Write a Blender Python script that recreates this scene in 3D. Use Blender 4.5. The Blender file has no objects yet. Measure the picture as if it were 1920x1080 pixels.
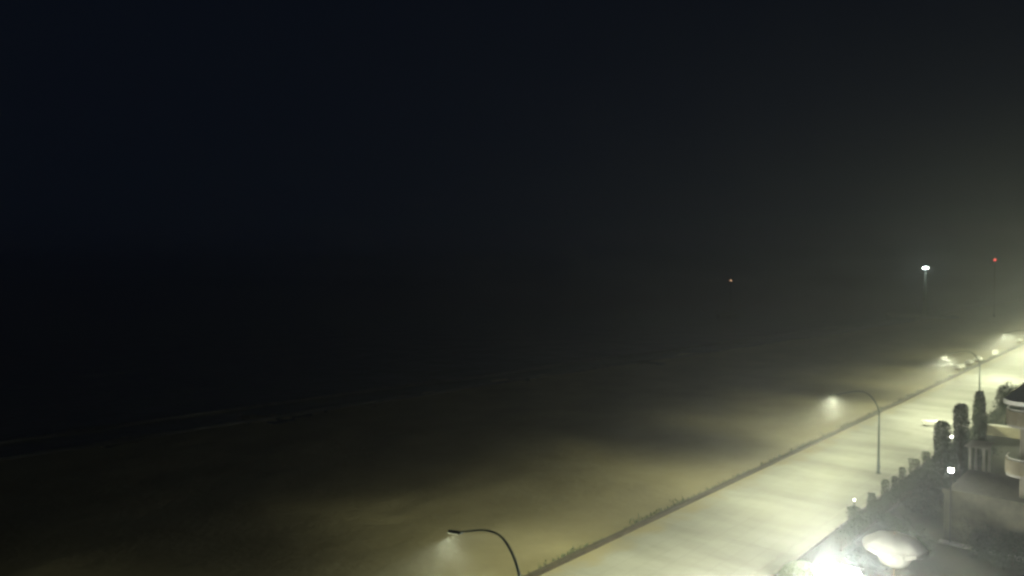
import bpy, bmesh, math, random
from mathutils import Vector, Matrix
R = math.radians
C = bpy.context.scene.collection
sc = bpy.context.scene
random.seed(7)

# ------------------------------------------------------------------ camera
F = 1371.0; CAMH = 19.0; HOR = 504.0
cam_d = bpy.data.cameras.new("camera"); cam = bpy.data.objects.new("camera", cam_d); C.objects.link(cam)
cam_d.sensor_width = 36; cam_d.lens = 36*F/1920
cam.location = (0, 0, CAMH)
cam.rotation_euler = (R(90) - math.atan((540-HOR)/F), 0, 0)
cam_d.clip_start = 0.1; cam_d.clip_end = 9000
sc.camera = cam
cam_d.dof.use_dof = True; cam_d.dof.focus_distance = 10.0; cam_d.dof.aperture_fstop = .85     # a webcam focused too close

# ------------------------------------------------------------------ night sky and moonlight
SKY_EL = R(-5.0); SKY_ROT = R(200)
w = bpy.data.worlds.new("World"); sc.world = w; w.use_nodes = True
nt = w.node_tree; bg = nt.nodes["Background"]
sky = nt.nodes.new("ShaderNodeTexSky"); sky.sky_type = 'NISHITA'; sky.sun_disc = False
sky.sun_elevation = SKY_EL; sky.sun_rotation = SKY_ROT
glow = nt.nodes.new("ShaderNodeMixRGB"); glow.blend_type = 'ADD'; glow.inputs[0].default_value = 1.0
glow.inputs[2].default_value = (.03, .05, .105, 1)      # faint blue night airglow over the whole dome
nt.links.new(sky.outputs[0], glow.inputs[1]); nt.links.new(glow.outputs[0], bg.inputs[0]); bg.inputs[1].default_value = 0.06
moon_d = bpy.data.lights.new("moonlight", 'SUN'); moon_d.energy = 0.0015; moon_d.angle = R(0.5); moon_d.color = (.75, .85, 1)
moon = bpy.data.objects.new("moonlight", moon_d); C.objects.link(moon); moon.rotation_euler = (R(50), 0, R(-20))

LAMP_COL = (.97, 1.0, 0.62)
LAMP_W = 3300.0
LANTERN_W = 2500.0
HAZE = 0.0015

# ------------------------------------------------------------------ exposure
sc.view_settings.view_transform = 'Standard'; sc.view_settings.look = 'None'
sc.view_settings.exposure = 0.0; sc.view_settings.gamma = 1.0; sc.view_settings.use_curve_mapping = False
cy = sc.cycles
cy.max_bounces = 5; cy.diffuse_bounces = 2; cy.glossy_bounces = 2; cy.transmission_bounces = 3; cy.volume_bounces = 1
cy.sample_clamp_indirect = 4; cy.use_denoising = True
cy.pixel_filter_type = 'BLACKMAN_HARRIS'; cy.filter_width = 2.2      # soft webcam lens

# ------------------------------------------------------------------ place frame: s runs along the promenade, p inland, z up
TH = R(42.5); D = Vector((math.sin(TH), math.cos(TH), 0)); N = Vector((math.cos(TH), -math.sin(TH), 0))
ROTZ = -TH + R(90)   # rotation that turns local +X to D (along), local -Y inland
def W(s, p, z=0.0): return D*s + N*p + Vector((0, 0, z))
M_SP = Matrix(((D.x, N.x, 0, 0), (D.y, N.y, 0, 0), (0, 0, 1, 0), (0, 0, 0, 1)))   # (s,p,z) to world (mirrors: handled by face flip)

# ------------------------------------------------------------------ materials
def mat(name, col, rough=.8, noise=None, scale=3.0, bump=0.0, bscale=None, metallic=0, emit=None, estr=0, detail=6, spec=.5, stretch=None):
    m = bpy.data.materials.new(name); m.use_nodes = True; t = m.node_tree; b = t.nodes["Principled BSDF"]
    b.inputs['Base Color'].default_value = (*col, 1); b.inputs['Roughness'].default_value = rough
    b.inputs['Metallic'].default_value = metallic; b.inputs['Specular IOR Level'].default_value = spec
    tc = t.nodes.new("ShaderNodeTexCoord"); co = tc.outputs['Object']
    if stretch:
        mp = t.nodes.new("ShaderNodeMapping"); mp.inputs['Scale'].default_value = stretch; t.links.new(co, mp.inputs[0]); co = mp.outputs[0]
    if noise:
        n = t.nodes.new("ShaderNodeTexNoise"); n.inputs['Scale'].default_value = scale; n.inputs['Detail'].default_value = detail
        n.inputs['Roughness'].default_value = .65
        t.links.new(co, n.inputs['Vector'])
        r = t.nodes.new("ShaderNodeValToRGB"); r.color_ramp.elements[0].position = .32; r.color_ramp.elements[1].position = .68
        r.color_ramp.elements[0].color = (*noise, 1); r.color_ramp.elements[1].color = (*col, 1)
        t.links.new(n.outputs['Fac'], r.inputs[0]); t.links.new(r.outputs[0], b.inputs['Base Color'])
    if bump:
        n2 = t.nodes.new("ShaderNodeTexNoise"); n2.inputs['Scale'].default_value = bscale or scale*4; n2.inputs['Detail'].default_value = 5
        t.links.new(co, n2.inputs['Vector'])
        bp = t.nodes.new("ShaderNodeBump"); bp.inputs['Strength'].default_value = bump; bp.inputs['Distance'].default_value = .1
        t.links.new(n2.outputs['Fac'], bp.inputs['Height']); t.links.new(bp.outputs[0], b.inputs['Normal'])
    if emit:
        b.inputs['Emission Color'].default_value = (*emit, 1); b.inputs['Emission Strength'].default_value = estr
    return m

M = {}
M['sand'] = mat('sand', (.31, .27, .155), .95, (.21, .18, .095), .12, .7, 1.6, detail=9)
M['lawn'] = mat('lawn', (.035, .05, .018), .95, (.05, .045, .025), .6, .6, 6)
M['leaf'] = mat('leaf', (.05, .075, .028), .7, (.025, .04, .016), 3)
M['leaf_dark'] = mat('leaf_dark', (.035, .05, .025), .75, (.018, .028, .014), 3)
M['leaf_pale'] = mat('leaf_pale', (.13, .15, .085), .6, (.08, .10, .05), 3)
M['bark'] = mat('bark', (.10, .075, .05), .9, (.05, .04, .03), 8, .5, 20)
M['metal'] = mat('painted_metal', (.09, .12, .11), .45, (.06, .08, .07), 5, metallic=.3)
M['darkmetal'] = mat('dark_metal', (.05, .055, .05), .5, metallic=.5)
M['wall'] = mat('plaster', (.12, .115, .085), .85, (.055, .055, .04), 1.2, .15, 30)
M['wall_dark'] = mat('facade_plaster', (.22, .20, .16), .85, (.16, .15, .12), 1.0, .15, 30)
M['white'] = mat('white_paint', (.78, .77, .72), .55, (.66, .65, .6), 2)
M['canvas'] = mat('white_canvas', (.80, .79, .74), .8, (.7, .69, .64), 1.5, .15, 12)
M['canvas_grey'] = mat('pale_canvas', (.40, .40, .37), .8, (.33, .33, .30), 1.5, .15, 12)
M['canvas_green'] = mat('olive_canvas', (.22, .24, .16), .8, (.16, .17, .12), 1.5, .15, 12)
M['beige'] = mat('beige_plaster', (.36, .325, .23), .85, (.29, .26, .185), 1.5, .1, 20)
M['stone'] = mat('weathered_stone', (.07, .056, .034), .9, (.035, .028, .018), 1.3, .6, 8)
M['kerb'] = mat('kerb_stone', (.35, .34, .3), .8, (.22, .21, .19), 1.1, .2, 20)
M['rock'] = mat('rock', (.14, .13, .12), .9, (.07, .07, .06), 1.2, .6, 6)
M['wood'] = mat('wood', (.2, .14, .08), .7, (.13, .09, .05), 4)
M['roofing'] = mat('roof_gravel', (.09, .085, .07), .95, (.05, .05, .04), 2.5, .5, 30)
M['glass'] = mat('dark_glass', (.02, .025, .025), .12)
M['curtain'] = mat('curtain', (.3, .27, .2), .9)
M['foam'] = mat('foam', (.12, .12, .115), .8, (.035, .04, .04), .8, .4, 5)
M['lens'] = mat('lamp_lens', (.9, .9, .85), .3, emit=LAMP_COL, estr=1.2)
M['globe'] = mat('lit_globe', (.9, .9, .85), .3, emit=(1, 1, .88), estr=40)
M['globe_far'] = mat('lit_globe_dim', (.9, .9, .85), .3, emit=(1, 1, .8), estr=5)
M['beacon'] = mat('beacon_lamp', (.9, .9, .9), .3, emit=(.85, 1, .95), estr=60)
M['red'] = mat('red_lamp', (.8, .1, .08), .3, emit=(1, .10, .08), estr=9)
M['mastlight'] = mat('mast_lamp', (.9, .8, .7), .3, emit=(1, .55, .3), estr=4)
M['pave'] = None

def pave_material():
    m = bpy.data.materials.new('promenade_paving'); m.use_nodes = True; t = m.node_tree; b = t.nodes["Principled BSDF"]
    tc = t.nodes.new("ShaderNodeTexCoord")
    br = t.nodes.new("ShaderNodeTexBrick"); br.inputs['Scale'].default_value = 1.0
    br.inputs['Brick Width'].default_value = 2.4; br.inputs['Row Height'].default_value = 1.2; br.inputs['Mortar Size'].default_value = .02
    br.inputs['Color1'].default_value = (.37, .37, .34, 1); br.inputs['Color2'].default_value = (.35, .35, .315, 1); br.inputs['Mortar'].default_value = (.28, .28, .25, 1)
    t.links.new(tc.outputs['Object'], br.inputs['Vector'])
    n = t.nodes.new("ShaderNodeTexNoise"); n.inputs['Scale'].default_value = .16; n.inputs['Detail'].default_value = 8
    mp = t.nodes.new("ShaderNodeMapping"); mp.inputs['Scale'].default_value = (1.6, .5, 1); t.links.new(tc.outputs['Object'], mp.inputs[0]); t.links.new(mp.outputs[0], n.inputs['Vector'])
    mx = t.nodes.new("ShaderNodeMixRGB"); mx.blend_type = 'MULTIPLY'; mx.inputs[0].default_value = .85
    r = t.nodes.new("ShaderNodeValToRGB"); r.color_ramp.elements[0].position = .3; r.color_ramp.elements[1].position = .7
    r.color_ramp.elements[0].color = (.42, .42, .37, 1); r.color_ramp.elements[1].color = (1, 1, 1, 1)
    t.links.new(n.outputs['Fac'], r.inputs[0]); t.links.new(br.outputs['Color'], mx.inputs[1]); t.links.new(r.outputs[0], mx.inputs[2])
    sp = t.nodes.new("ShaderNodeSeparateXYZ"); t.links.new(tc.outputs['Object'], sp.inputs[0])
    n4 = t.nodes.new("ShaderNodeTexNoise"); n4.inputs['Scale'].default_value = .45; n4.inputs['Detail'].default_value = 7; t.links.new(tc.outputs['Object'], n4.inputs['Vector'])
    ma = t.nodes.new("ShaderNodeMath"); ma.operation = 'MULTIPLY_ADD'; ma.inputs[1].default_value = 5.0; t.links.new(n4.outputs['Fac'], ma.inputs[0]); t.links.new(sp.outputs['Y'], ma.inputs[2])
    dr = t.nodes.new("ShaderNodeMapRange"); dr.inputs['From Min'].default_value = 29.8; dr.inputs['From Max'].default_value = 31.6; t.links.new(ma.outputs[0], dr.inputs['Value'])
    ms = t.nodes.new("ShaderNodeMixRGB"); ms.inputs[2].default_value = (.26, .225, .13, 1); t.links.new(dr.outputs[0], ms.inputs[0]); t.links.new(mx.outputs[0], ms.inputs[1])
    t.links.new(ms.outputs[0], b.inputs['Base Color'])
    n3 = t.nodes.new("ShaderNodeTexNoise"); n3.inputs['Scale'].default_value = .5; n3.inputs['Detail'].default_value = 5
    t.links.new(tc.outputs['Object'], n3.inputs['Vector'])
    mr = t.nodes.new("ShaderNodeMapRange"); mr.inputs['To Min'].default_value = .66; mr.inputs['To Max'].default_value = .95
    t.links.new(n3.outputs['Fac'], mr.inputs['Value']); t.links.new(mr.outputs[0], b.inputs['Roughness'])
    n2 = t.nodes.new("ShaderNodeTexNoise"); n2.inputs['Scale'].default_value = 9; t.links.new(tc.outputs['Object'], n2.inputs['Vector'])
    bp = t.nodes.new("ShaderNodeBump"); bp.inputs['Strength'].default_value = .25; bp.inputs['Distance'].default_value = .02
    t.links.new(n2.outputs['Fac'], bp.inputs['Height']); t.links.new(bp.outputs[0], b.inputs['Normal'])
    return m
M['pave'] = pave_material()

def water_material():
    m = bpy.data.materials.new('sea_water'); m.use_nodes = True; t = m.node_tree; b = t.nodes["Principled BSDF"]
    b.inputs['Base Color'].default_value = (.012, .018, .022, 1); b.inputs['Roughness'].default_value = .22
    tc = t.nodes.new("ShaderNodeTexCoord"); h = None
    for sc_, st, ds in ((.12, .8, 1.0), (.7, .6, .2)):
        n = t.nodes.new("ShaderNodeTexNoise"); n.inputs['Scale'].default_value = sc_; n.inputs['Detail'].default_value = 4
        t.links.new(tc.outputs['Object'], n.inputs['Vector'])
        bp = t.nodes.new("ShaderNodeBump"); bp.inputs['Strength'].default_value = st; bp.inputs['Distance'].default_value = ds
        t.links.new(n.outputs['Fac'], bp.inputs['Height'])
        if h: t.links.new(h, bp.inputs['Normal'])
        h = bp.outputs[0]
    t.links.new(h, b.inputs['Normal'])
    return m
M['water'] = water_material()

# ------------------------------------------------------------------ helpers
def obj(name, bm, m, parent=None, smooth=False, loc=None, rz=0.0):
    bmesh.ops.recalc_face_normals(bm, faces=bm.faces)
    me = bpy.data.meshes.new(name); bm.to_mesh(me); bm.free(); me.materials.append(M[m])
    if smooth:
        for f in me.polygons: f.use_smooth = True
    o = bpy.data.objects.new(name, me); C.objects.link(o)
    if parent: o.parent = parent
    if loc is not None: o.location = loc
    if rz: o.rotation_euler = (0, 0, rz)
    return o
def tag(o, label, cat, group=None):
    o['label'] = label; o['category'] = cat
    if group: o['group'] = group
    return o
def thing(name, label, cat, loc=(0, 0, 0), rz=0.0, group=None):
    o = bpy.data.objects.new(name, None); C.objects.link(o); o.location = loc; o.rotation_euler = (0, 0, rz)
    o.empty_display_size = .3
    return tag(o, label, cat, group)
def struct(o): o['kind'] = 'structure'; return o
def dup(root, loc, rz=None, label=None, group=None, scale=None):
    r = root.copy(); C.objects.link(r); r.location = loc
    if rz is not None: r.rotation_euler = (0, 0, rz)
    if label: r['label'] = label
    if group: r['group'] = group
    if scale: r.scale = scale
    for ch in list(root.children):
        c = ch.copy(); C.objects.link(c); c.parent = r
        for g in ch.children:
            d = g.copy(); C.objects.link(d); d.parent = c
    return r
def box(bm, x0, x1, y0, y1, z0, z1, bev=0.0):
    v = [bm.verts.new((x, y, z)) for z in (z0, z1) for x, y in ((x0, y0), (x1, y0), (x1, y1), (x0, y1))]
    fs = [bm.faces.new([v[i] for i in q]) for q in ((0, 3, 2, 1), (4, 5, 6, 7), (0, 1, 5, 4), (1, 2, 6, 5), (2, 3, 7, 6), (3, 0, 4, 7))]
    if bev:
        es = list({e for f in fs for e in f.edges})
        bmesh.ops.bevel(bm, geom=es, offset=bev, segments=2, affect='EDGES')
    return bm
def nb(): return bmesh.new()
def lathe(bm, prof, n=16, cx=0, cy=0):
    rings = []
    for r, z in prof:
        rings.append([bm.verts.new((cx+r*math.cos(2*math.pi*k/n), cy+r*math.sin(2*math.pi*k/n), z)) for k in range(n)])
    for a, b in zip(rings, rings[1:]):
        for k in range(n): bm.faces.new((a[k], a[(k+1) % n], b[(k+1) % n], b[k]))
    if prof[0][0] > .001: bm.faces.new(rings[0][::-1])
    if prof[-1][0] > .001: bm.faces.new(rings[-1])
    return bm
def tube(bm, pts, rad, n=10):
    pts = [Vector(p) for p in pts]; rs = rad if isinstance(rad, (list, tuple)) else [rad]*len(pts)
    rings = []
    for i, p in enumerate(pts):
        t = (pts[min(i+1, len(pts)-1)] - pts[max(i-1, 0)]).normalized()
        a = t.cross(Vector((0, 0, 1)))
        if a.length < .05: a = t.cross(Vector((0, 1, 0)))
        a.normalize(); b = t.cross(a).normalized()
        rings.append([bm.verts.new(p + (a*math.cos(2*math.pi*k/n) + b*math.sin(2*math.pi*k/n))*rs[i]) for k in range(n)])
    for A, B in zip(rings, rings[1:]):
        for k in range(n): bm.faces.new((A[k], A[(k+1) % n], B[(k+1) % n], B[k]))
    bm.faces.new(rings[0][::-1]); bm.faces.new(rings[-1])
    return bm
def smooth_path(pts, k=5):
    out = []
    P = [Vector(p) for p in pts]
    for i in range(len(P)-1):
        p0 = P[max(i-1, 0)]; p1 = P[i]; p2 = P[i+1]; p3 = P[min(i+2, len(P)-1)]
        for j in range(k):
            t = j/k
            out.append(.5*((2*p1)+(-p0+p2)*t+(2*p0-5*p1+4*p2-p3)*t*t+(-p0+3*p1-3*p2+p3)*t**3))
    out.append(P[-1]); return out
def leaf(bm, c, size, rnd, up=.3):
    nrm = Vector((rnd.gauss(0, 1), rnd.gauss(0, 1), rnd.gauss(0, 1)+up)).normalized()
    a = nrm.orthogonal().normalized(); a = Matrix.Rotation(rnd.random()*6.28, 3, nrm) @ a; b = nrm.cross(a)
    L = size*(.7+rnd.random()*.6); Wd = L*.45
    v = [bm.verts.new(c + a*L*.6), bm.verts.new(c + b*Wd*.5), bm.verts.new(c - a*L*.6), bm.verts.new(c - b*Wd*.5)]
    bm.faces.new(v)

# ------------------------------------------------------------------ ground (objects in the s,p frame: local x = s, local y = -p)
def SP(o): o.rotation_euler = (0, 0, ROTZ); return o
# with this rotation local +X -> D, local +Y -> -N (seaward)
def grid(bm, xs, ys, zf):
    V = [[bm.verts.new((x, y, zf(x, y))) for y in ys] for x in xs]
    for i in range(len(xs)-1):
        for j in range(len(ys)-1): bm.faces.new((V[i][j], V[i+1][j], V[i+1][j+1], V[i][j+1]))
from mathutils import noise as mn
SHORE = 84.0
def shore(x): return 92 - 14*min(1, max(0, (x-40)/240.0))     # distance seaward of the waterline
def sandz(x, y):
    q = (y-29.3)/(shore(x)-29.3)
    base = -1.15*q if q < 1 else -1.15-(q-1)*2.0
    amp = min(1, max(0, (y-31)/5.0))
    return base + amp*(.16*mn.noise(Vector((x*.13, y*.13, 0))) + .07*mn.noise(Vector((x*.5, y*.5, 3))) + .04*mn.noise(Vector((x*1.3, y*1.3, 7)))) - .05
xs = [-1500, -800, -300, -120] + [-60 + i*1.0 for i in range(0, 180)] + [120+i*4 for i in range(50)] + [330, 400, 600, 1000, 2400]
ys = [29.3 + .9*i for i in range(76)] + [100, 110, 140]
bm = nb(); grid(bm, xs, ys, sandz); struct(SP(obj('beach', bm, 'sand', smooth=True)))
bm = nb(); grid(bm, [-1500, 2400], [-1500, 29.3], lambda x, y: -.16); struct(SP(obj('ground', bm, 'lawn')))
bm = nb(); grid(bm, [-2400, -1000, -300] + [-100+10*i for i in range(60)] + [600, 1200, 2700], [62, 70, 80, 100, 140, 200, 400, 900, 2700], lambda x, y: -1.2)
struct(SP(obj('sea', bm, 'water')))
# promenade slab
bm = nb(); box(bm, -300, 700, 18.5, 29.0, -.30, 0.0); struct(SP(obj('promenade', bm, 'pave')))
# garden lawn with gentle swell
bm = nb(); grid(bm, [-60+2*i for i in range(130)], [-10+1.0*i for i in range(28)] + [18.2], lambda x, y: -.08 + .05*mn.noise(Vector((x*.3, y*.3, 5)))*(0 if y > 18 or y < -9 else 1))
struct(SP(obj('garden_lawn', bm, 'lawn')))
# drain channel, and cross joints set in the paving
bm = nb()
for i in range(-6, 30): box(bm, i*12.0-.03, i*12.0+.03, 18.6, 28.9, .001, .006)
struct(SP(obj('expansion_joint', bm, 'kerb')))
bm = nb(); box(bm, -60, 330, 19.3, 19.45, .002, .008); struct(SP(obj('drain_channel', bm, 'kerb')))
# kerbs
bm = nb()
for i in range(-40, 300): box(bm, i*2.0+.006, i*2.0+1.994, 18.2, 18.497, -.14, .10, .015)
struct(SP(obj('kerb', bm, 'kerb')))
# surf foam: several ragged lines where waves break
def foam(off, wid, x0, x1, seed, z):
    bm = nb(); rnd = random.Random(seed); xsf = [x0 + i*1.5 for i in range(int((x1-x0)/1.5))]
    prev = None
    for x in xsf:
        c = shore(x) + off + 1.6*mn.noise(Vector((x*.035, seed, 0))) + .5*mn.noise(Vector((x*.3, seed, 2)))
        wd = wid*(max(.05, .45+mn.noise(Vector((x*.08, seed*3, 9)))*1.2))
        row = [bm.verts.new((x, c-wd, z)), bm.verts.new((x, c-wd*.3, z+.16)), bm.verts.new((x, c+wd*.5, z+.28)), bm.verts.new((x, c+wd, z))]
        if prev:
            for k in range(3): bm.faces.new((prev[k], row[k], row[k+1], prev[k+1]))
        prev = row
    return bm
bm = foam(-1.0, 1.0, -60, 520, 3, -1.14); bm2 = foam(8, .9, -60, 520, 8, -1.16)
o = SP(obj('surf', bm, 'foam', smooth=True)); struct(o)
o = SP(obj('breaking_wave', bm2, 'foam', smooth=True)); struct(o)

# ------------------------------------------------------------------ low beach wall between promenade and sand
def low_wall():
    t = thing('low_wall', 'long low dark weathered wall dividing the lit promenade from the sand', 'wall', (0, 0, 0), ROTZ)
    bm = nb(); rnd = random.Random(5)
    x = -60.0
    while x < 330:
        L = 1.5 + rnd.random()*.9; j = rnd.uniform(-.03, .03)
        box(bm, x+.012, x+L-.012, 29.02+j, 29.32+j, -.25, .14+rnd.uniform(-.03, .03), .03); x += L
    obj('wall_base', bm, 'stone', t)
    bm = nb(); x = -60.0; rnd = random.Random(15)
    while x < 330:
        L = 1.0 + rnd.random()*.5; j = rnd.uniform(-.02, .02)
        box(bm, x+.01, x+L-.01, 28.99+j, 29.36+j, .175, .25+rnd.uniform(-.012, .02), .02); x += L
    obj('coping', bm, 'stone', t)
low_wall()

bm = nb(); rnd = random.Random(33)
for k in range(9000):
    x = -20 + rnd.random()*230; dens = mn.noise(Vector((x*.22, 4, 1)))+.25
    if rnd.random() > .35+dens: continue
    y = 29.35 + abs(rnd.gauss(0, .22+.3*max(0, dens))); h = rnd.uniform(.08, .4)
    a = rnd.random()*6.28; z = -.12; wv = Vector((math.cos(a)*.05, math.sin(a)*.05, 0)); ln = Vector((rnd.gauss(0, .1), rnd.gauss(0, .1), h))
    p0 = Vector((x, y, z)); bm.faces.new([bm.verts.new(p0-wv), bm.verts.new(p0+wv), bm.verts.new(p0+wv*.5+ln*.7), bm.verts.new(p0+ln*1.1+Vector((0, .05, 0)))])
o = SP(obj('beach_grass', bm, 'leaf')); o['kind'] = 'stuff'; o['label'] = 'ragged dark beach grass along the foot of the low wall'; o['category'] = 'grass'

# ------------------------------------------------------------------ street lamps
def make_lamp():
    t = thing('street_lamp', 'x', 'street lamp', (0, 0, 0), ROTZ, 'curved street lamps along the promenade')
    bm = nb(); lathe(bm, [(.20, 0), (.20, .05), (.14, .09), (.13, .9), (.115, 1.0), (.085, 3.5), (.07, 5.5)], 14)
    p = obj('pole', bm, 'metal', t, True)
    bm = nb(); box(bm, -.05, .05, -.150, -.128, .35, .75, .01); obj('access_door', bm, 'darkmetal', p)
    bm = nb(); lathe(bm, [(.24, 0), (.24, .03), (.2, .045)], 14)
    for a in range(4): lathe(bm, [(.02, .045), (.02, .08)], 8, .19*math.cos(a*1.57+.78)*1.1, .19*math.sin(a*1.57+.78)*1.1)
    obj('base_flange', bm, 'darkmetal', t)
    bm = nb(); path = smooth_path([(0, 0, 5.45), (0, .06, 5.95), (0, .35, 6.6), (0, .8, 7.15), (0, 1.35, 7.42), (0, 2.2, 7.38), (0, 3.1, 7.12), (0, 3.7, 6.93)])
    tube(bm, path, [.072 - .03*i/(len(path)-1) for i in range(len(path))], 10); obj('arm', bm, 'metal', t, True)
    bm = nb(); lathe(bm, [(.09, 0), (.09, .10), (.075, .12)], 12); o = obj('collar', bm, 'darkmetal', t, True); o.location = (0, 0, 5.4)
    # flat luminaire head, lens facing down
    bm = nb(); prof = [(0, .06), (.12, .14), (.45, .17), (.75, .14), (.9, .05)]
    sec = []
    for y, hw in prof:
        sec.append([bm.verts.new((sx*hw, y, z)) for sx, z in ((-1, -.03), (-.8, .035), (-.3, .075), (.3, .075), (.8, .035), (1, -.03))])
    for A, B in zip(sec, sec[1:]):
        for k in range(5): bm.faces.new((A[k], A[k+1], B[k+1], B[k]))
        bm.faces.new((A[5], A[0], B[0], B[5]))
    bm.faces.new(sec[0]); bm.faces.new(sec[-1][::-1])
    h = obj('lamp_head', bm, 'metal', t); h.location = (0, 3.6, 6.9); h.rotation_euler = (R(-8), 0, 0)
    bm = nb(); box(bm, -.13, .13, .2, .8, -.055, -.034, .006); obj('lens', bm, 'lens', h)
    return t
def lamp_light():
    """downward luminaire with the wide (batwing) distribution street lamps have"""
    ld = bpy.data.lights.new('lamp_light', 'SPOT'); ld.spot_size = R(176); ld.spot_blend = .12; ld.shadow_soft_size = .14
    ld.energy = LAMP_W; ld.color = LAMP_COL; ld.use_nodes = True; t = ld.node_tree; e = t.nodes["Emission"]
    tc = t.nodes.new("ShaderNodeTexCoord"); sx = t.nodes.new("ShaderNodeSeparateXYZ"); t.links.new(tc.outputs['Normal'], sx.inputs[0])
    dv = t.nodes.new("ShaderNodeMath"); dv.operation = 'DIVIDE'; t.links.new(sx.outputs['X'], dv.inputs[0]); t.links.new(sx.outputs['Z'], dv.inputs[1])
    at = t.nodes.new("ShaderNodeMath"); at.operation = 'ARCTANGENT'; t.links.new(dv.outputs[0], at.inputs[0])
    ab = t.nodes.new("ShaderNodeMath"); ab.operation = 'COSINE'; t.links.new(at.outputs[0], ab.inputs[0])
    mx = t.nodes.new("ShaderNodeMath"); mx.operation = 'MAXIMUM'; mx.inputs[1].default_value = .34; t.links.new(ab.outputs[0], mx.inputs[0])
    pw = t.nodes.new("ShaderNodeMath"); pw.operation = 'POWER'; pw.inputs[1].default_value = -2.6; t.links.new(mx.outputs[0], pw.inputs[0])
    dl = t.nodes.new("ShaderNodeMath"); dl.operation = 'DIVIDE'; t.links.new(sx.outputs['Y'], dl.inputs[0]); t.links.new(sx.outputs['Z'], dl.inputs[1])
    al = t.nodes.new("ShaderNodeMath"); al.operation = 'ARCTANGENT'; t.links.new(dl.outputs[0], al.inputs[0])
    cl = t.nodes.new("ShaderNodeMath"); cl.operation = 'COSINE'; t.links.new(al.outputs[0], cl.inputs[0])
    pl = t.nodes.new("ShaderNodeMath"); pl.operation = 'POWER'; pl.inputs[1].default_value = .75; t.links.new(cl.outputs[0], pl.inputs[0])
    mm = t.nodes.new("ShaderNodeMath"); mm.operation = 'MULTIPLY'; t.links.new(pw.outputs[0], mm.inputs[0]); t.links.new(pl.outputs[0], mm.inputs[1])
    t.links.new(mm.outputs[0], e.inputs['Strength'])
    l = bpy.data.objects.new('lamp_light', ld); C.objects.link(l); return l
lamp0 = make_lamp()
LS = [(-27, 'b'), (22.9, 'curved street lamp nearest the camera, its head above the sand at the bottom'),
      (72.8, 'curved street lamp whose pole rises beside the row of clipped shrubs'),
      (118.6, 'curved street lamp beyond the low boats, third away along the promenade'),
      (165.8, 'farthest curved street lamp in view, faint in the mist above the boats'), (213, 'b'), (260, 'b'), (307, 'b'), (355, 'b')]
OFF = {0: 'curved street lamp behind the camera, outside the picture', 5: 'first curved street lamp beyond the right picture edge',
       6: 'second curved street lamp beyond the right picture edge', 7: 'third curved street lamp beyond the right picture edge', 8: 'fourth and last curved street lamp beyond the right picture edge'}
for i, (s, lab) in enumerate(LS):
    loc = W(s, -20.5, 0)
    if lab == 'b': lab = OFF[i]
    if i == 0: o = lamp0; o.location = loc; o['label'] = lab
    else: o = dup(lamp0, loc, label=lab)
    l = lamp_light(); q = W(s, -20.5-4.1, 6.70); l.location = q
    l.rotation_euler = (0, 0, ROTZ); l.rotation_euler = (Matrix.Rotation(ROTZ, 3, 'Z') @ Matrix.Rotation(R(-8), 3, 'X')).to_euler()

# ------------------------------------------------------------------ foliage builders
def column_crown(h, r, n, seed, size, pointed, z0=.1):
    """clipped or wild columnar evergreen: ragged leaf cloud round a spindle"""
    rnd = random.Random(seed); bm = nb()
    def rad(u):
        if pointed: return r*min(1, .75+u*1.6)*(1-max(0, (u-.6)/.40)**2.2*.55)
        return r*min(1, .8+u)*(1-max(0, (u-.86)/.14)**3*.45)
    for k in range(n):
        u = rnd.random(); a = rnd.random()*6.283
        lump = 1 + .10*math.sin(a*3+seed+u*7) + .34*mn.noise(Vector((math.cos(a)*2, math.sin(a)*2, u*9+seed)))
        rr = rad(u)*lump*(rnd.random()**.35)
        leaf(bm, Vector((rr*math.cos(a), rr*math.sin(a), z0+u*(h-z0))), size, rnd, .5)
    return bm
def trunk_bm(h, r, lean=0.0, limbs=0, seed=0):
    rnd = random.Random(seed); bm = nb()
    tube(bm, [(0, 0, -.15), (0, 0, h*.3), (lean*.5, 0, h*.65), (lean, 0, h)], [r*1.25, r, r*.75, r*.35], 8)
    for k in range(limbs):
        a = 6.283*k/limbs+rnd.random()*.6; z = h*(.45+.4*rnd.random()); L = h*.35
        tube(bm, [(0, 0, z), (L*.5*math.cos(a), L*.5*math.sin(a), z+L*.45), (L*math.cos(a), L*math.sin(a), z+L*.8)], [r*.5, r*.32, r*.12], 6)
    return bm
def shrub(loc, h, r, seed, label, n=1500, mt='leaf'):
    t = thing('columnar_shrub', label, 'shrub', loc, 0, 'clipped columnar shrubs along the promenade kerb')
    obj('crown', column_crown(h, r, n, seed, .10, False, .06), mt, t)
    obj('trunk', trunk_bm(h*.8, .05), 'bark', t)
    return t
# solve a point for a photo column x on the line p (units: photo pixels)
def s_at(px, p):
    k = (px-960)/F
    return -p*(N.x - k*N.y)/(D.x - k*D.y)
SH = [(1607, 1.65, .50, 'stout clipped shrub nearest the camera, a small lamp glinting beside its top'),
      (1640, 1.72, .34, 'slim clipped shrub second from the glinting lamp'),
      (1665, 2.01, .30, 'clipped shrub just right of the street lamp pole foot'),
      (1683, 1.67, .30, 'clipped shrub between the pole foot and the thin gap in the row'),
      (1697, 2.01, .28, 'thin clipped shrub left of the broad blocky one'),
      (1720, 2.01, .50, 'broad blocky clipped shrub with a flat top'),
      (1742, 1.90, .36, 'last clipped shrub of the row, before the first tall cypress')]
for i, (px, h, r, lab) in enumerate(SH):
    q = W(s_at(px, -17.4), -17.4, -.05)
    shrub(q, h, r, 20+i, lab, int(900+1800*r))

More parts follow.
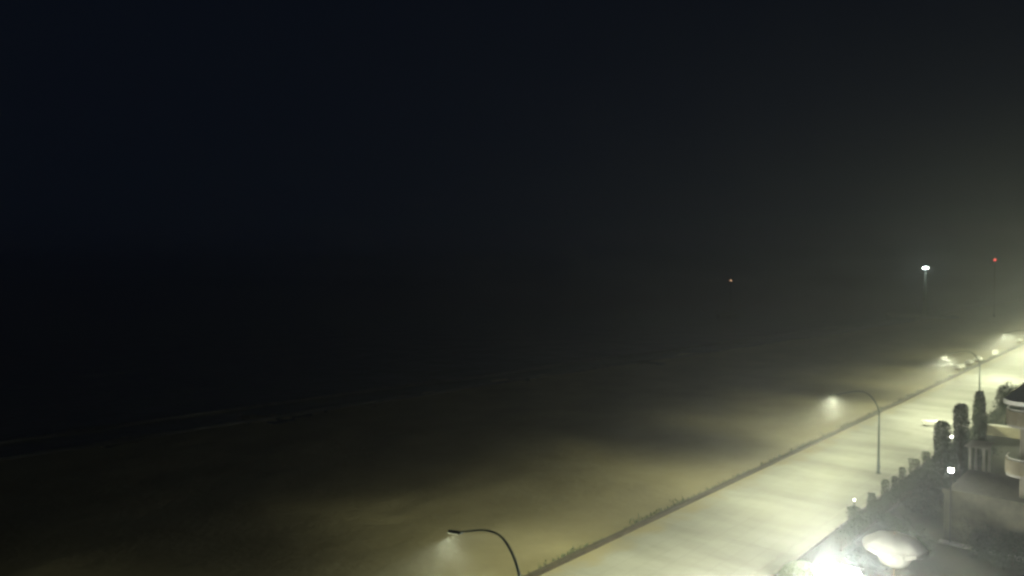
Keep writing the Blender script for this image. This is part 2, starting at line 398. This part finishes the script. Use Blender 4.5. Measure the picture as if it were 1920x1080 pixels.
# tall cypresses
def cypress(px, ptop, p, r, seed, label, flat):
    s = s_at(px, p); q = W(s, p, -.06)
    h = CAMH - (ptop-HOR)/F*q.y
    t = thing('cypress_tree', label, 'cypress tree', q, 0, 'tall narrow cypresses in the garden')
    obj('crown', column_crown(h, r, 7000, seed, .16, not flat, .35), 'leaf_dark', t)
    obj('trunk', trunk_bm(h*.9, .11, .05, 0), 'bark', t)
    return t
cypress(1771, 790, -14.0, .62, 41, 'shortest of the three tall cypresses, flat topped, beside the white bench', True)
cypress(1806, 757, -14.0, .60, 42, 'middle one of the three tall cypresses, blunt topped', True)
cypress(1841, 733, -14.0, .60, 43, 'tallest cypress with a thin pointed tip, right of the other two', False)

# hedge: long clipped hedge along the kerb behind the shrubs
def hedge_bm(s0, s1, p0, p1, h, n, seed, size=.11):
    rnd = random.Random(seed); bm = nb(); L = s1-s0
    for k in range(n):
        x = s0 + rnd.random()*L; y = p0 + rnd.random()*(p1-p0)
        top = h*(1+.13*mn.noise(Vector((x*.5, y, seed)))+.05*mn.noise(Vector((x*2.1, y*2, seed))))
        z = top*(rnd.random()**.4)
        leaf(bm, Vector((x, y, z)), size, rnd, .6)
    return bm
t = thing('hedge', 'long low dark hedge running inland of the clipped shrubs', 'hedge', (0, 0, -.05), ROTZ)
obj('hedge_foliage', hedge_bm(51, 135, 16.0, 17.1, 1.4, 26000, 3), 'leaf', t)
bm = nb(); rnd = random.Random(2)
box(bm, 51, 135, 16.60, 16.70, -.10, .12)
for k in range(90): tube(bm, [(51+k*.93, 16.65, -.05), (51+k*.93+rnd.uniform(-.1, .1), 16.65, .7)], .03, 5)
o = obj('stems', bm, 'bark', t); o['kind'] = 'stuff'

def dome_bm(r, h, n, seed, size):
    rnd = random.Random(seed); bm = nb()
    for k in range(n):
        a = rnd.random()*6.283; u = rnd.random()**.6; q = rnd.random()**.25
        z = h*math.sqrt(max(0, 1-u*u))*q; rr = r*u*(.9+.1*q)*(1+.05*mn.noise(Vector((math.cos(a)*2, math.sin(a)*2, z*2+seed))))
        leaf(bm, Vector((rr*math.cos(a), rr*math.sin(a), max(.05, z))), size, rnd, .6)
    return bm
# rounded garden shrubs
def round_crown(r, h, n, seed, size, z0=0.0):
    rnd = random.Random(seed); bm = nb()
    clumps = [(Vector((rnd.gauss(0, .45), rnd.gauss(0, .45), rnd.uniform(.15, .95))), rnd.uniform(.35, .6)) for _ in range(14)]
    for k in range(n):
        c, rr = clumps[k % 14]; v = Vector((rnd.gauss(0, 1), rnd.gauss(0, 1), rnd.gauss(0, 1))).normalized()*rr*(rnd.random()**.4)
        q = c + v
        if q.z < 0: q.z = -q.z*.3
        leaf(bm, Vector((q.x*r, q.y*r, z0+q.z*h*.8)), size, rnd, .5)
    return bm
GS = [(63, -14.6, 1.3, 1.5, 'round bush inland of the hedge before the flat topped cypress'),
      (58, -15.2, 1.1, 1.3, 'round bush in the dark garden just behind the glinting small lamp'),
      (69, -15.5, 1.2, 1.6, 'round bush at the foot of the tall cypresses'),
      (54, -13.0, 1.2, 1.4, 'round bush near the lit corner of the flat roofed annex'),
      (77, -15.0, 1.4, 1.8, 'round bush between the middle and the tallest cypress'),
      (88, -14.8, 1.4, 1.9, 'round bush in front of the low beige garden wall'),
      (49.5, -15.0, 1.0, 1.1, 'round bush behind the scalloped white parasol')]
for i, (s, p, r, h, lab) in enumerate(GS):
    t = thing('garden_bush', lab, 'bush', W(s, p, -.06), 0, 'round bushes in the dark garden')
    obj('crown', round_crown(r, h, 2600, 60+i, .14), 'leaf' if i % 2 else 'leaf_dark', t)
    obj('trunk', trunk_bm(h*.6, .06, .03, 4, i), 'bark', t)

WS = [(56.2, -9.7, 1.0, 2.3, 'dark upright bush against the annex wall, second from its lit corner lantern'),
      (56.0, -7.7, 1.3, 1.9, 'low dark bush against the middle of the annex wall'),
      (56.1, -5.6, 1.1, 2.7, 'tall dark bush against the annex wall near the right picture edge')]
for i, (s, p, r, h, lab) in enumerate(WS):
    t = thing('wall_bush', lab, 'bush', W(s, p, -.06), 0, 'bushes planted against the annex wall')
    obj('crown', round_crown(r, h, 3600, 160+i, .13), 'leaf_dark', t)
    obj('trunk', trunk_bm(h*.6, .06, .03, 4, i), 'bark', t)

# broad tree at the right border, behind the balconied hotel corner
q = W(s_at(1926, -12.5), -12.5, -.06)
t = thing('broadleaf_tree', 'broad round crowned dark tree rising behind the balconies at the right edge', 'tree', q)
hb = CAMH - (722-HOR)/F*q.y
obj('crown', round_crown(2.1, (hb-2.0)*1.0, 9000, 91, .22, 2.0), 'leaf_dark', t)
obj('trunk', trunk_bm(hb*.6, .2, .2, 6, 4), 'bark', t)

# ------------------------------------------------------------------ garden lanterns (lit globes on posts)
def make_lantern(globe='globe', hh=3.2, r=.24):
    t = thing('garden_lantern', 'x', 'garden lamp', (0, 0, 0), 0, 'lit globe lanterns on posts in the garden')
    bm = nb(); lathe(bm, [(.11, 0), (.11, .06), (.05, .12), (.04, hh-r-.12), (.05, hh-r-.1)], 12); obj('post', bm, 'darkmetal', t, True)
    bm = nb(); lathe(bm, [(.06, hh-r-.1), (.14, hh-r-.03), (.14, hh-r+.02)], 14); obj('globe_holder', bm, 'darkmetal', t, True)
    bm = nb(); bmesh.ops.create_uvsphere(bm, u_segments=20, v_segments=12, radius=r); o = obj('globe', bm, globe, t, True); o.location = (0, 0, hh)
    bm = nb(); lathe(bm, [(.0, hh+r+.09), (.07, hh+r+.05), (.16, hh+r-.005), (.0, hh+r-.002)], 14); obj('cap', bm, 'darkmetal', t, True)
    return t
def lit_globe(t, watts, r, col):
    """give this lantern's globe its own glowing material: the globe itself is the light"""
    k = 'globe_%d' % len(M); M[k] = mat('lit_globe', (.9, .9, .85), .3, emit=col, estr=watts/(4*math.pi)/(math.pi*r*r))
    for c in t.children:
        if c.name.startswith('globe') and 'holder' not in c.name: c.data.materials.clear(); c.data.materials.append(M[k])
def lantern_at(px, py, p, label, e, globe, r):
    s = s_at(px, p); q = W(s, p, -.06); hh = CAMH - (py-HOR)/F*q.y + .06
    t = make_lantern(globe, hh, r); t.location = q; t['label'] = label
    if e: lit_globe(t, e, r, (1, 1, .86))
    return t
lantern_at(1578, 1079, -12.6, 'glaring white lantern, side globes added to widen its glare, at the bottom edge, left of the white parasol', LANTERN_W*1.8, 'globe', .42)
def make_cluster():
    """side globes and arms added beside the main globe, to widen its glare"""
    t = [o for o in C.objects if o.get('label', '').startswith('glaring white')][0]
    g = [c for c in t.children if c.name.startswith('globe') and 'holder' not in c.name][0]
    hh = g.location.z; t.rotation_euler = (0, 0, R(-12))
    for x in (-.66, .66):  # added side globes: their bright shapes stand in for the lamp's glare
        c = g.copy(); C.objects.link(c); c.location = (x, 0, hh-.16); c.parent = t
        bm = nb(); lathe(bm, [(.07, 0), (.16, .06), (.16, .12)], 14); o = obj('globe_holder', bm, 'darkmetal', t, True); o.location = (x, 0, hh-.16-.52)
        bm = nb(); tube(bm, smooth_path([(0, 0, hh-.95), (x*.5, 0, hh-.85), (x*.95, 0, hh-.72), (x, 0, hh-.66)]), .035, 8); obj('arm', bm, 'darkmetal', t, True)
make_cluster()
lantern_at(1789, 884, -11.53, 'bright lantern at the lit corner of the flat roofed annex', LANTERN_W*.16, 'globe_far', .13)
lantern_at(1788, 820, -16.0, 'small distant lantern point shining between two tall cypresses', LANTERN_W*.02, 'globe_far', .11)
for k, (s_, ee) in enumerate(((112, 3000), (150, 6000), (195, 11500), (250, 11500))):  # added lanterns, unseen: they brighten the mist towards the right edge
    q = W(s_, -13.0, -.06); t = make_lantern('globe_far', 3.6, .3); t.location = q
    t['label'] = ('first', 'second', 'third', 'fourth')[k] + ' added lantern, unseen beyond the right picture edge, feeding the glow there'
    lit_globe(t, ee, .3, LAMP_COL)
# small lamp by the first shrub
t = thing('bollard_light', 'small glinting lamp at the top of the stout nearest shrub', 'bollard light', W(s_at(1607, -18.05), -18.05, -.05))
bm = nb(); lathe(bm, [(.09, 0), (.09, .04), (.05, .07), (.045, 1.42)], 12); obj('post', bm, 'darkmetal', t, True)
bm = nb(); lathe(bm, [(.06, 1.42), (.07, 1.46), (.07, 1.56), (.06, 1.63)], 14); obj('lens', bm, 'globe_far', t, True)
bm = nb(); lathe(bm, [(.12, 1.635), (.13, 1.66), (.0, 1.72)], 14); obj('cap', bm, 'darkmetal', t, True)

# ------------------------------------------------------------------ parasols
def parasol(loc, rad, zr, zt, m, label, drape=False, rz=0.0):
    t = thing('parasol', label, 'parasol', loc, rz, None)
    n = 8; sub = 4; tot = n*sub; bm = nb(); rings = []
    for (u, zz) in ((.0, 1), (.15, .985), (.35, .93), (.55, .82), (.75, .63), (.9, .38), (1, 0)):
        ring = []
        for k in range(tot):
            a = 6.283185*k/tot; f = (k % sub)/sub; sag = math.sin(math.pi*f)
            rr = rad*u*(1-.06*sag*u); z = zr + (zt-zr)*zz - .07*sag*u
            ring.append(bm.verts.new((rr*math.cos(a), rr*math.sin(a), z)))
        rings.append(ring)
    for A, B in zip(rings, rings[1:]):
        for k in range(tot):
            if A is rings[0]: bm.faces.new((A[0], B[k], B[(k+1) % tot])) if k else bm.faces.new((A[0], B[0], B[1]))
            else: bm.faces.new((A[k], B[k], B[(k+1) % tot], A[(k+1) % tot]))
    for v in rings[0][1:]: bm.verts.remove(v)
    bmesh.ops.solidify(bm, geom=bm.faces[:], thickness=.015)
    c = obj('canopy', bm, m, t, True)
    bm = nb()
    A = []; B = []
    for k in range(tot):
        a = 6.283185*k/tot; f = (k % sub)/sub; sag = math.sin(math.pi*f); rr = rad*(1-.06*sag)+.012; z = zr-.07*sag
        A.append(bm.verts.new((rr*math.cos(a), rr*math.sin(a), z-.01))); B.append(bm.verts.new((rr*1.005*math.cos(a), rr*1.005*math.sin(a), z-.20-.05*sag)))
    for k in range(tot): bm.faces.new((A[k], A[(k+1) % tot], B[(k+1) % tot], B[k]))
    bmesh.ops.solidify(bm, geom=bm.faces[:], thickness=.01); obj('valance', bm, m, c)
    bm = nb(); lathe(bm, [(.35, 0), (.35, .07), (.05, .1), (.03, .12), (.03, zt+.03), (.05, zt+.06), (.0, zt+.16)], 14); obj('pole', bm, 'wood', t, True)
    bm = nb()
    for k in range(n):
        a = 6.283185*k/n; tube(bm, [(.04*math.cos(a), .04*math.sin(a), zt-.06), (rad*.96*math.cos(a), rad*.96*math.sin(a), zr-.02)], .013, 6)
    obj('ribs', bm, 'wood', t)
    if drape:
        bm = nb(); nn = 40
        prof = [(.9, zr-.06), (.9, zr-.3), (.84, zr-.55), (.72, zr-.78), (.48, zr-.95), (.16, zr-1.02)]
        rr_ = []
        for r, z in prof:
            rr_.append([bm.verts.new((r*(1+.05*math.sin(k*2.2))*math.cos(6.283*k/nn), r*(1+.05*math.sin(k*2.2))*math.sin(6.283*k/nn), z+.03*math.sin(k*1.3))) for k in range(nn)])
        for A, B in zip(rr_, rr_[1:]):
            for k in range(nn): bm.faces.new((A[k], A[(k+1) % nn], B[(k+1) % nn], B[k]))
        bmesh.ops.solidify(bm, geom=bm.faces[:], thickness=.01)
        o = obj('drape', bm, m, t, True); o.location = (-.50, -.62, 0)
    return t
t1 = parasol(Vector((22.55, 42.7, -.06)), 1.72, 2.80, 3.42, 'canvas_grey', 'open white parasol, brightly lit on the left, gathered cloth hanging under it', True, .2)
t = thing('dome_shrub', 'wide pale dome of clipped shrub cut by the bottom edge beside the promenade kerb', 'shrub', Vector((17.2, 43.2, -.06)))
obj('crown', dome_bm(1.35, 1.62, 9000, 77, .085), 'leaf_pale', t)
obj('trunk', trunk_bm(1.0, .07, .02, 5, 9), 'bark', t)

# ------------------------------------------------------------------ annex and hotel at the right
def fbox(t, name, m, s0, s1, p0, p1, z0, z1, bev=.01):
    """box given in s and p ranges, child of t (t sits at origin with ROTZ)"""
    bm = nb(); box(bm, s0, s1, -p1, -p0, z0, z1, bev); return obj(name, bm, m, t)
t = thing('annex_building', 'low flat roofed annex with a pale wall lit at its left corner', 'building', (0, 0, -.1), ROTZ)
wl = fbox(t, 'wall', 'wall', 57.8, 66.0, -12.0, 6.0, 0, 3.45)
fbox(t, 'roof', 'roofing', 57.95, 65.85, -11.85, 5.85, 3.453, 3.50)
fbox(t, 'parapet', 'wall', 57.72, 57.93, -12.1, 6.0, 3.455, 3.75, .02)
fbox(t, 'plinth', 'kerb', 57.2, 57.797, -12.2, 6.0, 0, .16, .02)
# hotel
t = thing('hotel_building', 'dark balconied hotel block with rounded white roof edge at the right border', 'building', (0, 0, -.1), ROTZ)
fbox(t, 'wall', 'wall_dark', 59.6, 74.0, -7.9, 14.0, 3.55, 9.9)
def rslab(name, m, s0, s1, p0, p1, z0, z1, rad, hollow=0):
    pts = []
    def arc(cs, cp, a0, a1):
        for k in range(9):
            a = a0+(a1-a0)*k/8; pts.append((cs+rad*math.cos(a), -(cp+rad*math.sin(a))))
    arc(s0+rad, p0+rad, math.pi, 1.5*math.pi); pts.append((s1, -p0)); pts.append((s1, -p1)); pts.append((s0, -p1))
    bm = nb()
    if not hollow:
        a = [bm.verts.new((x, y, z0)) for x, y in pts]; b = [bm.verts.new((x, y, z1)) for x, y in pts]
        bm.faces.new(a); bm.faces.new(b[::-1])
        for k in range(len(pts)): bm.faces.new((a[k], a[(k+1) % len(pts)], b[(k+1) % len(pts)], b[k]))
    else:
        P = [(s0, -p1)] + [q for q in pts[:9]][::1] + [(s1, -p0)]
        rows = [[bm.verts.new((x, y, z)) for x, y in P] for z in (z0, z1)]
        for k in range(len(P)-1): bm.faces.new((rows[0][k], rows[0][k+1], rows[1][k+1], rows[1][k]))
        bmesh.ops.solidify(bm, geom=bm.faces[:], thickness=.10)
    return obj(name, bm, m, t)
rslab('roof', 'white', 57.9, 74, -8.8, 14, 10.05, 10.32, 1.2)
for z in (5.2, 8.5):
    b = rslab('balcony', 'kerb', 58.1, 60.2, -8.6, 14, z, z+.18, 1.1)
    g = rslab('balcony_front', 'beige', 58.05, 60.2, -8.65, 14, z+.183, z+1.1, 1.1, 1); g.parent = b
    bm = nb(); pts = [(58.1, -14, z+1.2)] + [(58.1+1.1+1.1*math.cos(a), 8.6-1.1-1.1*math.sin(a)+0, z+1.2) for a in [math.pi+.5*math.pi*k/8 for k in range(9)]]
    pts = [(58.1, -14, z+1.2), (58.1, 7.5, z+1.2), (58.35, 8.2, z+1.2), (59.1, 8.6, z+1.2), (60.2, 8.6, z+1.2)]
    tube(bm, pts, .03, 8); r_ = obj('handrail', bm, 'white', t); r_.parent = b
for z in (5.4, 8.7):
    for p in (-6.6, -3.2, .2, 3.6):
        f = fbox(t, 'balcony_door', 'glass', 59.56, 59.597, p-.8, p+.8, z, z+2.15, .005)
        bm = nb()
        for a, b_, c, d in ((-.88, -.8, 0, 2.23), (.8, .88, 0, 2.23), (-.8, .8, 2.15, 2.23), (-.03, .03, 0, 2.15)):
            box(bm, 59.53, 59.557, -p+a, -p+b_, z+c, z+d)
        obj('door_frame', bm, 'white', f)
# white pergola behind the annex
s_ = s_at(1838, -12.0)
t = thing('pergola', 'pale pergola posts standing behind the annex roof under the tallest cypress', 'pergola', W(s_, -12.0, -.06), ROTZ)
for a, b in ((0, .5), (0, -.45), (2.4, .5), (2.4, -.45)):
    bm = nb(); box(bm, a-.09, a+.09, b-.09, b+.09, 0, 4.4, .01); obj('post', bm, 'kerb', t)
for b in (.5, -.45):
    bm = nb(); box(bm, -.4, 2.8, b-.06, b+.06, 4.402, 4.55, .01); obj('beam', bm, 'kerb', t)
for k in range(6):
    bm = nb(); box(bm, -.3+k*.56, -.24+k*.56, -.8, .85, 4.553, 4.66); obj('rafter', bm, 'kerb', t)

# low beige garden wall with white coping
t = thing('garden_wall', 'short beige garden wall with white coping right of the tallest cypress', 'wall', (0, 0, -.08), ROTZ)
fbox(t, 'wall_face', 'beige', 98.5, 98.8, -17.0, -9.5, 0, 1.15)
fbox(t, 'coping', 'white', 98.42, 98.88, -17.08, -9.4, 1.153, 1.25)

# ------------------------------------------------------------------ white bench on the promenade
q = Vector((51.4, 88.9, 0.0))
t = thing('bench', 'white slab bench standing on the promenade left of the flat topped cypress', 'bench', q, R(-8))
bm = nb(); box(bm, -1.2, 1.2, -.25, .25, .36, .46, .02); obj('seat', bm, 'white', t)
for x in (-.85, .85):
    bm = nb(); box(bm, x-.1, x+.1, -.2, .2, 0, .358, .02); obj('leg', bm, 'white', t)

# ------------------------------------------------------------------ white boats on the sand beyond the wall
def make_boat(L, label, loc, rz):
    t = thing('rowing_boat', label, 'boat', loc, rz, 'white boats drawn up along the beach wall')
    bm = nb(); secs = []; n = 12
    for i in range(n+1):
        u = i/n; x = (u-.5)*L; wd = .78*math.sin(math.pi*min(1, .13+.87*(1-u)))**.7 if u < 1 else .01
        wd = .72*(1-max(0, (u-.45)/.55)**2.2)*(.82+.18*min(1, u*4)); wd = max(wd, .015)
        sheer = .55+.22*max(0, u-.4)**1.5*2; keel = .0 + .3*max(0, (u-.7)/.3)**2
        secs.append([bm.verts.new((x, a*wd, keel+(sheer-keel)*b)) for a, b in ((-1, 1), (-.93, .55), (-.6, .16), (0, 0), (.6, .16), (.93, .55), (1, 1))])
    for A, B in zip(secs, secs[1:]):
        for k in range(6): bm.faces.new((A[k], A[k+1], B[k+1], B[k]))
    bm.faces.new(secs[0])
    bmesh.ops.solidify(bm, geom=bm.faces[:], thickness=.04)
    h_ = obj('hull', bm, 'white', t, False); h_.rotation_euler = (math.pi, 0, 0); h_.location = (0, 0, .75)
    for x in (-L*.25, L*.22):
        bm = nb(); box(bm, x-.06, x+.06, -.5, .5, -.35, .02 if x < 0 else .01); obj('chock', bm, 'wood', t)
    for x in (-L*.28, 0, L*.2):
        bm = nb(); box(bm, x-.12, x+.12, -.60, .60, .29, .33); obj('thwart', bm, 'wood', t)
    return t
def on_line(px, p): s = s_at(px, p); return W(s, p, 0)
make_boat(5.6, 'upturned white boat nearest along the beach wall beyond the third street lamp', on_line(1803, -30.6)+Vector((0, 0, .3)), ROTZ-.04)
make_boat(5.2, 'upturned white boat in the middle of the three lying end to end', on_line(1820, -30.7)+Vector((0, 0, .3)), ROTZ+.05)
make_boat(5.2, 'third upturned white boat, dimmer, before the small glowing board', on_line(1837, -30.5)+Vector((0, 0, .3)), ROTZ+.1)
make_boat(5.0, 'upturned white boat farthest away at the right picture edge', on_line(1914, -30.6)+Vector((0, 0, .3)), ROTZ)
t = thing('notice_board', 'small white upright board glowing in lamp light beyond the boats', 'notice board', on_line(1868, -29.9)+Vector((0, 0, -.05)), R(10))
for x in (-.55, .55):
    bm = nb(); box(bm, x-.05, x+.05, -.05, .05, 0, 1.25); obj('post', bm, 'darkmetal', t)
bm = nb(); box(bm, -.75, .75, -.10, -.053, .35, 1.35, .01); obj('panel', bm, 'white', t)

# ------------------------------------------------------------------ far lights
q = Vector(((1735-960)/F*300, 300, -1.2)); hz = CAMH - (502-HOR)/F*300
t = thing('harbour_light', 'tall slim tower far off with a bright cool white lamp on top', 'light tower', q)
bm = nb(); lathe(bm, [(1.5, 0), (1.5, 1.2), (.95, 1.6), (.35, 18.6+1.2), (.0, 19.81)], 18); obj('tower', bm, 'darkmetal', t, True)
bm = nb(); lathe(bm, [(.5, 18.8+1.1), (.5, 19.99), (.4, 20.0)], 18); obj('gallery', bm, 'darkmetal', t)
bm = nb(); lathe(bm, [(.5, 20.2), (.95, 20.35), (.95, 20.65), (.4, 20.8)], 16); o = obj('lamp', bm, 'beacon', t, True)
o.location = (0, 0, hz+1.2-20.55)
for ch in t.children:
    if ch.name.startswith('gallery') or ch.name.startswith('tower'): ch.location.z = hz+1.2-20.6
bm = nb()
rnd = random.Random(4)
t = thing('breakwater', 'low dark rock breakwater faint in the mist under the far white light', 'breakwater', (0, 0, 0), ROTZ)
for k in range(420):
    y = 66 + rnd.random()*26; x = 336 + rnd.gauss(0, 1.6); r = rnd.uniform(.5, 1.1)
    m_ = Matrix.Translation((x, y, -1.2 + rnd.random()*1.0)) @ Matrix.Rotation(rnd.random()*6, 4, (rnd.random(), rnd.random(), 1)) @ Matrix.Diagonal((r, r*.8, r*.6, 1))
    bmesh.ops.create_icosphere(bm, subdivisions=1, radius=1, matrix=m_)
o = obj('rocks', bm, 'rock', t); o['kind'] = 'stuff'
q = Vector(((1865-960)/F*300, 300, -.4)); hz = CAMH - (487-HOR)/F*300 + .4
t = thing('beacon_mast', 'thin far mast carrying a faint red lamp near the right edge', 'mast', q)
bm = nb(); lathe(bm, [(.5, 0), (.5, .3), (.09, .5), (.05, hz-.3)], 8)
obj('mast', bm, 'darkmetal', t, True)
for z in (8, 15):
    bm = nb(); tube(bm, [(-1.2, 0, z), (1.2, 0, z)], .04, 6); obj('crossarm', bm, 'darkmetal', t)
bm = nb(); lathe(bm, [(.12, hz-.298), (.26, hz-.15), (.26, hz+.05), (.0, hz+.15)], 12); obj('lamp', bm, 'red', t, True)
# far boat with a mast light
q = Vector(((1367-960)/F*311, 311, -1.2)); hm = CAMH - (526-HOR)/F*311 + 1.2
t = thing('sailing_boat', 'small far boat at sea, only its warm masthead light showing', 'boat', q, R(20))
bm = nb(); secs = []
for i in range(11):
    u = i/10; x = (u-.5)*11; wd = max(.02, 1.6*(1-max(0, (u-.4)/.6)**2)*(.7+.3*min(1, u*3)))
    secs.append([bm.verts.new((x, a*wd, b)) for a, b in ((-1, 1.1+.4*u), (-.8, .3), (0, -.3), (.8, .3), (1, 1.1+.4*u))])
for A, B in zip(secs, secs[1:]):
    for k in range(4): bm.faces.new((A[k], A[k+1], B[k+1], B[k]))
    bm.faces.new((A[4], A[0], B[0], B[4]))
bm.faces.new(secs[0]); bm.faces.new(secs[-1][::-1]); obj('hull', bm, 'darkmetal', t)
bm = nb(); box(bm, -2.6, 1.4, -.9, .9, 1.35, 2.0, .15); obj('cabin', bm, 'darkmetal', t)
bm = nb(); lathe(bm, [(.1, 1.2), (.06, hm-.2)], 8, .8, 0); tube(bm, [(.8, 0, 2.6), (-4.0, 0, 2.7)], .06, 6); obj('mast', bm, 'darkmetal', t)
bm = nb(); lathe(bm, [(.1, hm-.198), (.26, hm-.1), (.26, hm+.12), (.0, hm+.2)], 10, .8, 0); obj('lamp', bm, 'mastlight', t, True)

# ------------------------------------------------------------------ sea mist
bm = nb(); box(bm, -2600, 4200, -2600, 4200, -4.5, 42)
me = bpy.data.meshes.new('haze'); bm.to_mesh(me); bm.free(); hz_o = bpy.data.objects.new('haze', me); C.objects.link(hz_o); hz_o['kind'] = 'stuff'
m = bpy.data.materials.new('haze'); m.use_nodes = True; t = m.node_tree; t.nodes.remove(t.nodes["Principled BSDF"])
v = t.nodes.new("ShaderNodeVolumePrincipled"); v.inputs['Color'].default_value = (.87, .92, 1, 1); v.inputs['Density'].default_value = HAZE
v.inputs['Anisotropy'].default_value = .82
t.links.new(v.outputs[0], t.nodes["Material Output"].inputs['Volume']); me.materials.append(m)
